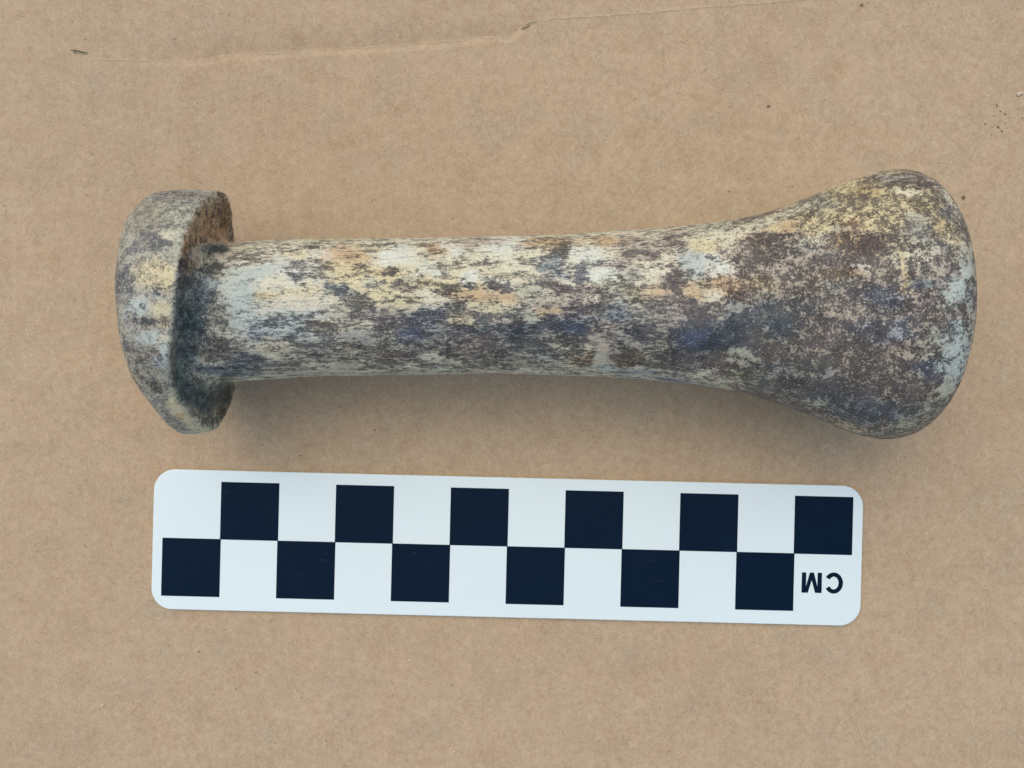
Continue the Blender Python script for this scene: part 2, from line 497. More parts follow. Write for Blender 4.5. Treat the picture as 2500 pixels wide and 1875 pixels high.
# letters C and M, printed upside down; letter shapes drawn upright, then turned half round
M_poly = [[(0, 0), (0, .355), (.114, .355), (.178, .135), (.242, .355), (.352, .355), (.352, 0), (.276, 0), (.276, .245), (.212, 0), (.142, 0), (.076, .245), (.076, 0)]]
def c_poly():
    o_, i_ = [], []
    for k in range(33):
        a = math.radians(32 + (328 - 32) * k / 32)
        o_.append((.160 + .163 * math.cos(a), .178 + .185 * math.sin(a)))
        i_.append((.158 + .084 * math.cos(a), .178 + .112 * math.sin(a)))
    quads = []
    for k in range(32):
        quads.append([o_[k], o_[k + 1], i_[k + 1], i_[k]])
    return quads
def letter(name, polys, right, bottom, ccw=True):
    P = [[(right - x, bottom - (0 - y) * -1 + 0) for x, y in p] for p in polys]
    P = [[(right - x, bottom - y) for x, y in p] for p in polys]
    area = sum(P[0][i][0] * P[0][(i + 1) % len(P[0])][1] - P[0][(i + 1) % len(P[0])][0] * P[0][i][1] for i in range(len(P[0])))
    if area < 0: P = [p[::-1] for p in P]
    me = slab(name, P, THK + 0.0005, THK + 0.004)
    bm = bmesh.new(); bm.from_mesh(me)
    bmesh.ops.remove_doubles(bm, verts=bm.verts, dist=1e-7)
    inner = [f for f in bm.faces if abs(f.normal.z) < 0.5 and all(len(e.link_faces) > 2 for e in f.edges if abs((e.verts[0].co - e.verts[1].co).z) < 1e-9)]
    bm.to_mesh(me); bm.free()
    return link(name, me, card, [m_ink])
def card_uv(px, py):
    x, y = at(px, py); dx, dy = x - cx_, y - cy_
    return dx * math.cos(-A) - dy * math.sin(-A), dx * math.sin(-A) + dy * math.cos(-A)
u_, v_ = card_uv(2054.0, 1397.0)
letter('printed_letter', c_poly(), u_ + .003, v_)
u_, v_ = card_uv(2003.4, 1396.3)
letter('printed_letter', M_poly, u_, v_)

# ------------------------------------------------------------------ stone pestle
# outline marks of the shaft and bell: x, upper edge, lower edge
OUT = [(560, 583.5, 927), (600, 584, 924.5), (708, 584, 921), (898, 583.5, 917), (1088, 580.5, 914), (1250, 577, 913), (1350, 573, 915), (1466, 568, 919.5),
       (1560, 562, 925), (1625, 556, 931), (1700, 549, 939), (1751, 543.5, 947), (1850, 524, 969), (1900, 507, 986), (1960, 484, 1005.5), (2020, 457, 1032),
       (2047, 445, 1044), (2090, 429.5, 1062), (2134, 417, 1073)]
def tangent_profile():
    rows = []
    for x, yt, yb in OUT:
        cz = 1.86 + 0.10 * (x - 500) / 1600
        a1 = math.atan((937.5 - yt) / PX / CAM_H); a2 = math.atan((937.5 - yb) / PX / CAM_H)
        h = (a1 - a2) / 2; m = (a1 + a2) / 2
        d = CAM_H - cz
        r = d / math.cos(m) * math.sin(h)
        cy = d * math.tan(m)
        X = (x - 1250) / PX * (d / CAM_H)
        rows.append((X, r, cy))
    return np.array(rows)
TP = tangent_profile()
R_FL, CY_FL = 1.862, 1.10
XM, R_H, A_H, P_H, Q_H, CY_H = 5.851, 2.035, 0.71, 2.168, 2.334, 1.215
def build_profile():
    """list of (x, r, zone) along the whole stone, from the centre of the flange's outer face to the tip of the bell"""
    pts = []
    # outer face of the flange, a shallow dome
    for r in np.linspace(0.0, 1.30, 26): pts.append((-5.80 + 0.13 * (r / 1.3) ** 2, r))
    # rounded outer rim
    for a in np.linspace(0, 1, 26)[1:]:
        th = a * math.pi / 2
        pts.append((-5.26 - 0.41 * math.cos(th), 1.30 + 0.53 * math.sin(th)))
    for t in np.linspace(0, 1, 30)[1:]:
        pts.append((-5.26 + 0.565 * t, 1.83 + 0.030 * math.sin(math.pi * min(1, t * .8 + .1))))
    x0, r0 = pts[-1]
    for a in np.linspace(0, 1, 16)[1:]:
        th = a * math.pi / 2
        pts.append((x0 + 0.085 * math.sin(th), r0 - 0.085 * (1 - math.cos(th))))
    x0, r0 = pts[-1]
    # inner face, slightly dished
    for t in np.linspace(0, 1, 30)[1:]:
        pts.append((x0 - 0.03 * math.sin(math.pi * t), r0 + (1.40 - r0) * t))
    # fillet into the shaft
    x0, r0 = pts[-1]
    rs = 1.068
    for a in np.linspace(0, 1, 30)[1:]:
        th = a * math.pi / 2
        pts.append((x0 + 0.30 * (1 - math.cos(th)), r0 - (r0 - rs) * math.sin(th)))
    x0 = pts[-1][0]
    # shaft and flare, from the tangent profile
    xe = TP[-1, 0]
    xs = np.linspace(x0, xe, 420)[1:]
    # smooth interpolation
    rr = np.interp(xs, TP[:, 0], TP[:, 1])
    blend = smooth(x0, x0 + 0.6, xs)
    rr = rs * (1 - blend) + rr * blend
    ker = np.hanning(41); ker /= ker.sum()
    pad = np.concatenate([2 * rr[0] - rr[20:0:-1], rr, 2 * rr[-1] - rr[-2:-22:-1]])
    rr = np.convolve(pad, ker, 'valid')
    pts += [(x, r) for x, r in zip(xs, rr)]
    # bell: spline over the shoulder, then the rounded end
    x0, r0 = pts[-1]
    sl = (pts[-1][1] - pts[-12][1]) / (pts[-1][0] - pts[-12][0])
    n = 40
    for t in np.linspace(0, 1, n)[1:]:
        h00 = 2 * t ** 3 - 3 * t ** 2 + 1; h10 = t ** 3 - 2 * t ** 2 + t; h01 = -2 * t ** 3 + 3 * t ** 2
        pts.append((x0 + (XM - x0) * t, h00 * r0 + h10 * sl * (XM - x0) + h01 * R_H))
    for t in np.linspace(0, math.pi / 2, 110)[1:]:
        q = math.sin(t)
        r = R_H * max(0.0, 1 - q ** P_H) ** (1 / Q_H)
        pts.append((XM + A_H * q, r if t < math.pi / 2 - 1e-6 else 0.0))
    return np.array(pts)
PR = build_profile()
# re-sample evenly by arc length
seg = np.hypot(np.diff(PR[:, 0]), np.diff(PR[:, 1])); cum = np.concatenate([[0], np.cumsum(seg)])
NS, NTH = 900, 560
sv = np.linspace(0, cum[-1], NS)
px_ = np.interp(sv, cum, PR[:, 0]); pr_ = np.interp(sv, cum, PR[:, 1])
ker = np.hanning(9); ker /= ker.sum()
def smo(a):
    p = np.concatenate([2 * a[0] - a[4:0:-1], a, 2 * a[-1] - a[-2:-6:-1]])
    return np.convolve(p, ker, 'valid')
px_, pr_ = smo(px_), np.abs(smo(pr_)); pr_[0] = pr_[-1] = 0.0
kw_ = np.hanning(33); kw_ /= kw_.sum()
def smw(a):
    p = np.concatenate([2 * a[0] - a[16:0:-1], a, 2 * a[-1] - a[-2:-18:-1]])
    return np.convolve(p, kw_, 'valid')
_b = smooth(4.2, 4.8, px_) * smooth(0.0, 0.5, pr_)
px2, pr2 = smw(px_), smw(pr_)
px_ = px_ * (1 - _b) + px2 * _b; pr_ = pr_ * (1 - _b) + pr2 * _b
cyc = np.interp(px_, np.concatenate([[-4.7, -4.5], TP[2:, 0], [XM]]), np.concatenate([[CY_FL, CY_FL], TP[2:, 2], [CY_H]]))
ker2 = np.hanning(61); ker2 /= ker2.sum()
cyc = np.convolve(np.concatenate([np.full(30, cyc[0]), cyc, np.full(30, cyc[-1])]), ker2, 'valid')
czc = 1.862 + (2.019 - 1.862) * smooth(-5.5, 6.0, px_) * 1.0
th = np.linspace(0, 2 * np.pi, NTH, endpoint=False)
Sx = np.repeat(px_[:, None], NTH, 1); Sr = np.repeat(pr_[:, None], NTH, 1)
TH = np.repeat(th[None, :], NS, 0)
fl = 1 - smooth(-4.75, -4.25, Sx)                             # flange weight
cosT, sinT = np.cos(TH), np.sin(TH)                           # cos -> y (towards the picture's top), sin -> up
rel = Sr * cosT                                               # offset across
# flange: thicker towards +y, thinner towards -y
tin = smooth(-5.5, -4.7, Sx) * fl
Sx = Sx + tin * (0.055 * rel / 1.0) * (Sr / 1.86)
oz = 1 - smooth(-5.75, -4.9, Sx)
Sx = Sx - oz * 0.085 * rel + oz * (0.15 + 0.24 * smooth(0.8, 1.8, -rel))
edge = fl * smooth(1.2, 1.7, Sr)
Sr2 = Sr * (1 + edge * (0.012 * np.cos(2 * TH + 0.7) + 0.010 * np.cos(3 * TH - 1.0)))
# softened lower rim near -y where the edge is rounded over
Sx = Sx - tin * smooth(0.1, -0.8, sinT) * smooth(-0.1, 0.5, cosT) * 0.26 + tin * 0.075 + tin * 0.06 * smooth(0.9, 1.7, rel)
Sx = Sx - tin * smooth(0.1, -0.8, sinT) * smooth(0.1, -0.5, cosT) * 0.10
low = np.exp(-((np.angle(np.exp(1j * (TH - math.radians(122))))) / 0.33) ** 2)
Sx = Sx - tin * smooth(1.0, 1.6, Sr) * low * 0.15
X = Sx; Y = cyc[:, None] + Sr2 * cosT; Z = czc[:, None] + Sr2 * sinT
P = np.stack([X, Y, Z], -1).reshape(-1, 3)
Nn = np.stack([np.zeros_like(TH), cosT, sinT], -1).reshape(-1, 3)
dxs = np.gradient(px_); drs = np.gradient(pr_); ln = np.hypot(dxs, drs) + 1e-9
nx = np.repeat((-drs / ln)[:, None], NTH, 1).ravel(); nr = np.repeat((dxs / ln)[:, None], NTH, 1).ravel()
Nn = Nn * nr[:, None]; Nn[:, 0] = nx
d = 0.018 * fbm(P * 0.9, 3) + 0.0035 * fbm(P * [3, 7, 7], 3)
flf = fl.ravel()
d += flf * 0.018 * fbm(P * 2.2 + 9, 3)
# rough porous earth stuck on the inner face on the +y side
inner = flf * smooth(-4.85, -4.66, P[:, 0]) * smooth(1.02, 1.15, Sr.ravel()) * (1 - smooth(1.72, 1.86, Sr.ravel()))
upper = smooth(-0.15, 0.35, cosT.ravel())
por = fbm(P * 9.0, 4, 0.65)
d += inner * upper * (0.045 * por - 0.075 * smooth(0.16, 0.42, perlin(P * 7.5 + 3)))
d += inner * (1 - upper) * 0.012 * fbm(P * 12, 3)
# pits and chips
for (cx0, cy0, rad, dep) in ((2156, 610, 0.10, 0.022), (987, 695, 0.08, 0.010), (2250, 468, 0.06, 0.01), (1710, 912, 0.07, 0.008), (2013, 905, .05, .008), (640, 845, .04, .006)):
    qx, qy = at(cx0, cy0, 3.4 if cx0 < 1700 else 3.8)
    dd = ((P[:, 0] - qx) / (rad * 1.6)) ** 2 + ((P[:, 1] - qy) / rad) ** 2
    d -= dep * np.exp(-dd) * (P[:, 2] > 2)
# long drying grooves on the shaft
for (gx, gy, gl, gw, gd) in ((935, 597, 0.42, 0.022, 0.016), (770, 748, .10, .008, .005), (795, 752, .08, .008, .005), (1060, 641, .18, .008, .005), (1435, 716, .35, .010, .006), (1405, 640, .2, .01, .005), (1250, 880, .8, .012, .006), (700, 585, .5, .012, .006)):
    qx, qy = at(gx, gy, 2.3 if gy < 620 else 2.9)
    dd = ((P[:, 0] - qx) / gl) ** 2 + ((P[:, 1] - qy) / gw) ** 2
    d -= gd * np.exp(-dd) * (P[:, 2] > 1.9)
P = P + Nn * d[:, None]
P[:NTH] = P[:NTH].mean(0); P[-NTH:] = P[-NTH:].mean(0)
P[:, 2] -= P[:, 2].min() + 0.004                              # rests on the cardboard

i_rim = int(np.argmax((px_ > -4.64) & (pr_ > 1.0)))
# ---- patina colour fields, with the flange junction's shade, painted on the stone's own surface
K = CAM_H / (CAM_H - P[:, 2])
U = 1250 + P[:, 0] * K * PX; W = 937.5 - P[:, 1] * K * PX     # the survey marks of each surface point
wa = fbm(P * 1.3 + 31, 4, 0.6); wb = fbm(P * 1.3 + 77, 4, 0.6); wc = fbm(P * [4, 7, 7] + 11, 4, 0.65); wd = fbm(P * [4, 7, 7] + 55, 4, 0.65)
we = fbm(P * [10, 14, 14] + 5, 4, 0.75); wf = fbm(P * [10, 14, 14] + 65, 4, 0.75)
Uw = U + 22 * wa + 28 * wc + 26 * we; Ww = W + 14 * wb + 17 * wd + 20 * wf
PALE = dict(ivory=(226, 221, 194), cream=(226, 212, 160), yellow=(206, 186, 128), orange=(214, 180, 128), ice=(186, 208, 208), white=(228, 228, 220),
            mint=(186, 192, 170), pink=(192, 180, 162), grey=(166, 170, 168), pblue=(168, 180, 196), greyice=(180, 180, 164), dirt=(196, 146, 96), bluegrey=(134, 156, 168), teal=(92, 128, 132), lem=(218, 210, 164), beige=(170, 166, 146))
def calm(dct, k):
    for n_, c_ in dct.items():
        g_ = 0.35 * c_[0] + 0.5 * c_[1] + 0.15 * c_[2]
        dct[n_] = tuple(c + (g_ - c) * k for c in c_)
DARK = dict(brown=(86, 70, 64), pbrown=(92, 78, 78), navy=(36, 42, 66), black=(40, 38, 42), teal=(30, 60, 74), gdark=(56, 66, 56), slate=(68, 74, 88), blue=(34, 72, 134),
            dbrown=(64, 48, 46), obrown=(120, 84, 58), dirtd=(66, 50, 36), bnavy=(26, 42, 68), purple=(78, 68, 78), gslate=(82, 88, 86), lilac=(98, 100, 114))
calm(PALE, 0.30); calm(DARK, 0.28)
default_zone = [  # x range, pale, dark, cover
    (0, 460, 'greyice', 'gslate', .36), (460, 1250, 'ivory', 'brown', .40), (1250, 1800, 'ivory', 'pbrown', .45), (1800, 2600, 'pink', 'brown', .74)]
Cp = np.zeros((len(P), 3)); Cd = np.zeros((len(P), 3)); Cv = np.zeros(len(P))
for i, (a, b, p, q, c) in enumerate(default_zone):
    w = smooth(a - 40, a + 40, Uw)[:, None] if i else 1.0
    Cp = Cp * (1 - w) + lin(PALE[p]) * w; Cd = Cd * (1 - w) + lin(DARK[q]) * w
    wv = w[:, 0] if i else 1.0
    Cv = Cv * (1 - wv) + c * wv
BLOBS = [
 (1080, 800, 230, 42, .66, 'grey', 'slate', 2), (1330, 822, 260, 48, .70, 'grey', 'black', 2), (1650, 830, 170, 60, .78, 'grey', 'bnavy', 4), (1060, 672, 260, 50, .26, 'cream', 'brown', -2), (1450, 640, 200, 60, .36, 'ivory', 'brown', -5),
 (2010, 820, 300, 150, .82, 'pink', 'brown', 10), (2110, 500, 160, 50, .66, 'cream', 'brown', -5),
 # flared left end of the shaft and its bright band
 (650, 700, 115, 85, .10, 'ice', 'gslate', 20), (600, 760, 60, 60, .22, 'ice', 'slate', 0), (700, 745, 70, 25, .06, 'ivory', 'gdark', -10), (760, 700, 60, 20, .12, 'cream', 'brown', -10),
 (613, 619, 55, 25, .60, 'ivory', 'brown', 0), (740, 603, 70, 18, .55, 'ivory', 'dbrown', 0), (730, 625, 30, 8, .15, 'cream', 'brown', 0), (690, 600, 45, 10, .40, 'ivory', 'brown', 0),
 (740, 666, 55, 30, .68, 'white', 'purple', 0), (794, 657, 40, 24, .70, 'ivory', 'pbrown', 0), (700, 690, 25, 10, .25, 'white', 'slate', 0),
 (800, 622, 35, 12, .25, 'white', 'pbrown', 0), (670, 690, 40, 15, .08, 'ivory', 'gdark', 0), (655, 720, 30, 12, .35, 'cream', 'slate', 0),
 (860, 630, 60, 28, .28, 'orange', 'brown', 0), (866, 668, 55, 26, .22, 'cream', 'dbrown', 0), (935, 700, 60, 25, .16, 'cream', 'gdark', 0),
 (939, 660, 18, 12, .85, 'cream', 'brown', 0), (885, 654, 18, 10, .75, 'cream', 'brown', 0), (908, 690, 20, 12, .62, 'ivory', 'slate', 0),
 (961, 622, 48, 24, .04, 'white', 'brown', 0), (900, 606, 40, 8, .35, 'lem', 'brown', 0), (935, 597, 48, 4, 1.0, 'ivory', 'gdark', 0),
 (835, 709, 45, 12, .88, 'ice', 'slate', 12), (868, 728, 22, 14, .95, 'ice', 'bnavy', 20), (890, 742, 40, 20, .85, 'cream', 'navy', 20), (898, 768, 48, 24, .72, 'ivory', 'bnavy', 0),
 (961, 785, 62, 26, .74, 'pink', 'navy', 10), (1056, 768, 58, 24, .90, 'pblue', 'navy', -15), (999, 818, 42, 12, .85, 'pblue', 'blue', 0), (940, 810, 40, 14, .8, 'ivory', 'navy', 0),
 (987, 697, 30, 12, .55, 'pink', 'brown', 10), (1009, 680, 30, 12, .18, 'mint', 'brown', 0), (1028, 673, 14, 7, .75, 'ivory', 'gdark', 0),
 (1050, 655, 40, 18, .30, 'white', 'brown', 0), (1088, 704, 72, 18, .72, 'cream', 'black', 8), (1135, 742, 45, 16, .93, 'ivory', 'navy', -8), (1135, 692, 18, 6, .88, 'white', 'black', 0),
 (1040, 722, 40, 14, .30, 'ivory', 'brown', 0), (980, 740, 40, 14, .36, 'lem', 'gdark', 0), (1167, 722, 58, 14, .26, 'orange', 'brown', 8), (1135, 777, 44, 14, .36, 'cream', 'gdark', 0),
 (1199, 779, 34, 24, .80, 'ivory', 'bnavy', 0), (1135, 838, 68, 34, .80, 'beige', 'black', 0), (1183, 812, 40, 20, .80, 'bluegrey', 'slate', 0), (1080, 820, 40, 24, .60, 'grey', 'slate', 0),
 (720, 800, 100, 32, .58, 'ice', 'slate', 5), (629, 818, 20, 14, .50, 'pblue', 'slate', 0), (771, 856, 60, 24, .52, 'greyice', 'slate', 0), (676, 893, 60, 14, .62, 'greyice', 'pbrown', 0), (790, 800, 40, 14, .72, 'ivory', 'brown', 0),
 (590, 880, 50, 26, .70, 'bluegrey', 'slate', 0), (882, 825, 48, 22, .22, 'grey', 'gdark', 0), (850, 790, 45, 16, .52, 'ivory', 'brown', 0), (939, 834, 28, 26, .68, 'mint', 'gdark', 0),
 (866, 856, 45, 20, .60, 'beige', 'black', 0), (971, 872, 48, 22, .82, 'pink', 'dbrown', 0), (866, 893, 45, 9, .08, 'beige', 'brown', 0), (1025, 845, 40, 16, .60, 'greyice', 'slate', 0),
 (700, 911, 150, 6, .18, 'greyice', 'gdark', 0), (1020, 908, 140, 5, .25, 'greyice', 'gslate', 0), (930, 898, 60, 8, .80, 'ivory', 'dbrown', 0), (1090, 890, 90, 12, .65, 'ivory', 'slate', 0),
 (1088, 632, 60, 18, .40, 'ivory', 'brown', 0), (1104, 606, 30, 14, .06, 'white', 'brown', 0), (1151, 674, 30, 12, .12, 'white', 'brown', 0), (1060, 608, 30, 10, .45, 'orange', 'brown', 0),
 (1229, 601, 60, 24, .12, 'white', 'pbrown', 0), (1290, 640, 60, 20, .28, 'ivory', 'gdark', 0), (1190, 640, 40, 14, .40, 'ivory', 'pbrown', 0), (1170, 590, 50, 10, .40, 'pink', 'pbrown', 0),
 (1214, 697, 30, 18, .88, 'white', 'purple', 20), (1225, 708, 28, 9, .96, 'pink', 'black', 12), (1240, 724, 50, 10, .10, 'orange', 'brown', 8), (1292, 716, 34, 22, .35, 'mint', 'gdark', 0), (1197, 745, 60, 12, .30, 'lem', 'gdark', 0),
 (1340, 596, 55, 14, .60, 'orange', 'dbrown', 0), (1378, 619, 30, 14, .92, 'ivory', 'black', 0), (1360, 630, 30, 8, .9, 'ivory', 'slate', 0), (1346, 650, 30, 14, .46, 'bluegrey', 'slate', 0), (1371, 672, 24, 10, .60, 'pblue', 'slate', 0),
 (1324, 686, 30, 10, .60, 'ivory', 'slate', 0), (1425, 670, 18, 14, .95, 'ivory', 'blue', 0), (1440, 648, 36, 8, .72, 'white', 'purple', -10), (1514, 640, 45, 14, .60, 'pink', 'pbrown', -15),
 (1435, 626, 38, 14, .06, 'white', 'pbrown', 0), (1480, 668, 40, 18, .18, 'white', 'slate', 0), (1514, 697, 40, 18, .60, 'ivory', 'gdark', 0), (1545, 668, 30, 14, .35, 'greyice', 'slate', 0),
 (1561, 712, 30, 14, .48, 'lem', 'gdark', 0), (1574, 727, 20, 9, .95, 'lem', 'black', 0), (1546, 595, 48, 22, .50, 'pink', 'pbrown', 0), (1470, 590, 40, 10, .30, 'orange', 'brown', 0),
 (1612, 665, 32, 22, .25, 'ivory', 'pbrown', 0), (1590, 620, 22, 16, .65, 'pink', 'pbrown', 0), (1656, 593, 42, 24, .66, 'pink', 'pbrown', 10), (1648, 690, 30, 34, .82, 'pink', 'pbrown', 0), (1610, 715, 24, 18, .25, 'orange', 'pbrown', 0),
 (1697, 640, 34, 32, .22, 'ice', 'slate', 0), (1720, 601, 40, 13, .18, 'cream', 'brown', 0), (1767, 657, 32, 18, .06, 'white', 'brown', 10), (1745, 632, 24, 12, .75, 'white', 'pbrown', 0), (1704, 712, 32, 18, .25, 'orange', 'brown', 0), (1720, 700, 18, 12, .3, 'mint', 'gdark', 0),
 (1767, 697, 48, 20, .52, 'orange', 'obrown', 0), (1789, 720, 16, 8, .95, 'orange', 'dbrown', 0), (1745, 727, 26, 12, .18, 'ivory', 'brown', 0), (1792, 750, 22, 14, .30, 'grey', 'slate', 0), (1780, 775, 26, 10, .22, 'cream', 'brown', 0),
 (1688, 757, 52, 24, .84, 'pink', 'purple', 15), (1625, 743, 45, 22, .62, 'pink', 'pbrown', 0), (1577, 767, 46, 26, .55, 'greyice', 'slate', 0), (1504, 770, 26, 34, .50, 'bluegrey', 'slate', 0), (1640, 790, 50, 18, .45, 'pink', 'slate', 0),
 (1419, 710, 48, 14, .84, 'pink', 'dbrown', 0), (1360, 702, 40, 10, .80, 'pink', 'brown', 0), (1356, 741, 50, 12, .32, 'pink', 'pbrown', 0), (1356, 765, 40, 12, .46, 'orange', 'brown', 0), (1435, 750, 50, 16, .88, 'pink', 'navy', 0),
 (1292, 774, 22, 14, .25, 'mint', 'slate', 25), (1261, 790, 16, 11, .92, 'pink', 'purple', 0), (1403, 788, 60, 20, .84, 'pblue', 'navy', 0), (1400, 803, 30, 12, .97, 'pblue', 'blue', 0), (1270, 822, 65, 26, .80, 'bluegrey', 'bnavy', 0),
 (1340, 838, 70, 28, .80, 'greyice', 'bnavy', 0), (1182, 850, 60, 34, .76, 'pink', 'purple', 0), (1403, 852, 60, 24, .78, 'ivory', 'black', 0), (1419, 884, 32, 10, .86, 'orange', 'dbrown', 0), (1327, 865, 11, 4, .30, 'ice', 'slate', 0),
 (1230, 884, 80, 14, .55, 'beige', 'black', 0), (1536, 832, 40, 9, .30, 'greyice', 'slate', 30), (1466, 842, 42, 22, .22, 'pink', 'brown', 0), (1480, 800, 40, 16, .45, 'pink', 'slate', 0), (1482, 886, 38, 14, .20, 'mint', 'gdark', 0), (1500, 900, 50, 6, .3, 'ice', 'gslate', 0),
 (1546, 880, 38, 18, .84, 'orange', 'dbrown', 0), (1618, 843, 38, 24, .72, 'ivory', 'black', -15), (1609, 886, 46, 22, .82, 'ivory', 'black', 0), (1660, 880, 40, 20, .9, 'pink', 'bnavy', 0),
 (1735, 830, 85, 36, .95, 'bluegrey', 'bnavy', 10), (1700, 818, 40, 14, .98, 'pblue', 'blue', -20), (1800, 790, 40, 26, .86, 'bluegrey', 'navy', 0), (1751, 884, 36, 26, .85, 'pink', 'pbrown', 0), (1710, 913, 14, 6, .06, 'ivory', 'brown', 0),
 (1803, 868, 40, 14, .42, 'mint', 'gdark', 12), (1800, 918, 24, 9, .45, 'cream', 'gdark', 0), (1561, 918, 70, 4, .25, 'bluegrey', 'slate', 3), (1640, 925, 80, 6, .55, 'pblue', 'slate', 8),
 # bell
 (1990, 473, 80, 7, .22, 'cream', 'brown', -22), (2130, 424, 60, 8, .30, 'cream', 'brown', -8), (2290, 455, 40, 8, .55, 'ivory', 'gslate', 45),
 (1743, 560, 60, 12, .38, 'mint', 'gdark', -8), (1730, 575, 60, 10, .25, 'ivory', 'brown', -8), (1808, 577, 44, 14, .20, 'ivory', 'brown', -8), (1700, 568, 30, 8, .5, 'ivory', 'brown', 0),
 (1908, 556, 42, 13, .08, 'orange', 'brown', -12), (1880, 566, 30, 8, .15, 'cream', 'brown', -20), (1855, 588, 36, 12, .92, 'orange', 'black', 0), (1917, 597, 70, 20, .88, 'pink', 'purple', 10), (1982, 606, 52, 18, .50, 'greyice', 'slate', 10), (1995, 560, 30, 12, .35, 'cream', 'brown', 0),
 (1870, 540, 60, 12, .45, 'ivory', 'gdark', -15), (1982, 486, 42, 13, .72, 'grey', 'gslate', -20), (1930, 515, 60, 10, .40, 'ivory', 'brown', -22), (2020, 500, 30, 12, .40, 'mint', 'gslate', -15), (2010, 535, 50, 14, .42, 'cream', 'brown', -10),
 (2108, 467, 46, 12, .36, 'yellow', 'obrown', 10), (2065, 455, 40, 12, .35, 'cream', 'brown', -20), (2093, 484, 34, 9, .82, 'yellow', 'purple', 0), (2212, 470, 36, 7, .08, 'ivory', 'brown', 8), (2225, 445, 48, 12, .90, 'pink', 'purple', 5), (2180, 430, 50, 8, .5, 'grey', 'brown', 0),
 (2134, 519, 85, 28, .62, 'cream', 'brown', 0), (2090, 540, 40, 14, .40, 'cream', 'obrown', 0), (2248, 497, 40, 18, .74, 'cream', 'brown', 10), (2180, 550, 40, 16, .6, 'cream', 'obrown', 0), (2056, 558, 20, 9, .15, 'mint', 'brown', 0), (2080, 548, 26, 8, .7, 'orange', 'obrown', 0), (1995, 585, 30, 10, .6, 'ivory', 'gslate', 0),
 (2104, 595, 72, 22, .90, 'orange', 'purple', 5), (2060, 575, 30, 10, .85, 'orange', 'black', 0), (2156, 610, 22, 5, 1.0, 'pink', 'black', 10), (2238, 532, 20, 12, .18, 'mint', 'brown', 0), (2245, 570, 50, 26, .46, 'greyice', 'gslate', 0), (2290, 600, 30, 20, .55, 'greyice', 'slate', 0),
 (2316, 523, 20, 20, .72, 'grey', 'slate', 0), (2300, 556, 28, 24, .50, 'yellow', 'brown', 0), (2330, 585, 16, 20, .40, 'cream', 'brown', 0), (2351, 623, 16, 25, .15, 'mint', 'gslate', 0), (2374, 640, 8, 60, .30, 'mint', 'gslate', 5), (2376, 800, 8, 70, .30, 'mint', 'gslate', -8), (2330, 500, 8, 40, .45, 'ivory', 'gslate', -30),
 (2351, 664, 17, 22, .12, 'ice', 'teal', 0), (2221, 625, 60, 28, .60, 'ivory', 'brown', 0), (2290, 670, 40, 30, .50, 'pink', 'gslate', 0),
 (2205, 640, 8, 50, .42, 'cream', 'brown', 0), (2099, 660, 11, 15, .08, 'white', 'brown', 0), (2120, 680, 25, 12, .5, 'pink', 'brown', 0), (2050, 668, 48, 13, .72, 'orange', 'black', 0), (2110, 635, 40, 12, .85, 'pink', 'brown', 0), (1874, 625, 60, 24, .78, 'pink', 'brown', 8), (1890, 662, 60, 18, .55, 'pink', 'pbrown', 0),
 (1950, 640, 40, 18, .60, 'pink', 'brown', 0), (1939, 684, 50, 18, .62, 'pink', 'brown', 0), (2039, 707, 42, 18, .58, 'mint', 'gslate', 0), (1860, 700, 40, 20, .66, 'cream', 'obrown', 0), (1880, 735, 50, 18, .5, 'beige', 'brown', 0), (1982, 727, 70, 20, .76, 'pink', 'brown', 0), (2100, 715, 40, 16, .75, 'pink', 'purple', 0),
 (2156, 731, 48, 24, .86, 'pblue', 'navy', 10), (2205, 700, 10, 22, .42, 'yellow', 'brown', 10), (2251, 692, 34, 14, .50, 'bluegrey', 'slate', 0), (2264, 742, 34, 18, .70, 'pink', 'purple', 0), (2329, 712, 26, 34, .30, 'ice', 'gslate', 0), (2368, 725, 6, 34, .70, 'pblue', 'slate', 0),
 (1960, 762, 80, 28, .86, 'greyice', 'navy', 0), (1870, 770, 40, 24, .75, 'bluegrey', 'navy', 0), (2047, 753, 34, 15, .55, 'pink', 'brown', 0), (2134, 775, 60, 10, .42, 'pink', 'brown', 8), (2080, 770, 40, 8, .5, 'pink', 'brown', 0), (1908, 800, 65, 36, .88, 'greyice', 'gslate', 0), (1915, 800, 40, 20, .92, 'bluegrey', 'bnavy', 0),
 (2112, 816, 62, 28, .87, 'pblue', 'navy', 0), (2000, 812, 50, 30, .70, 'pink', 'pbrown', 0), (2212, 797, 28, 24, .76, 'pblue', 'navy', 0), (2190, 815, 20, 12, .5, 'pblue', 'slate', 0), (2268, 836, 45, 18, .36, 'pink', 'brown', 0), (2250, 790, 24, 16, .6, 'pink', 'gslate', 0),
 (2338, 805, 18, 22, .62, 'ice', 'teal', 0), (2290, 820, 22, 26, .62, 'mint', 'gslate', 0), (2335, 860, 30, 44, .28, 'ice', 'slate', 15), (2047, 849, 80, 36, .82, 'pink', 'pbrown', 0), (1985, 862, 40, 14, .66, 'pink', 'brown', 0), (2264, 901, 44, 24, .78, 'pblue', 'bnavy', 20), (2230, 866, 36, 14, .40, 'pink', 'brown', 0), (2300, 895, 20, 14, .7, 'ice', 'teal', 0),
 (2305, 950, 46, 14, .14, 'mint', 'gdark', -50), (2335, 905, 16, 30, .25, 'ice', 'gslate', 15), (2264, 992, 46, 14, .78, 'mint', 'black', -25), (2240, 1010, 50, 12, .50, 'mint', 'gdark', -20), (2013, 906, 17, 8, .20, 'pblue', 'bnavy', 20), (1960, 895, 60, 20, .80, 'beige', 'gslate', 0), (1900, 905, 50, 18, .70, 'grey', 'gslate', 10),
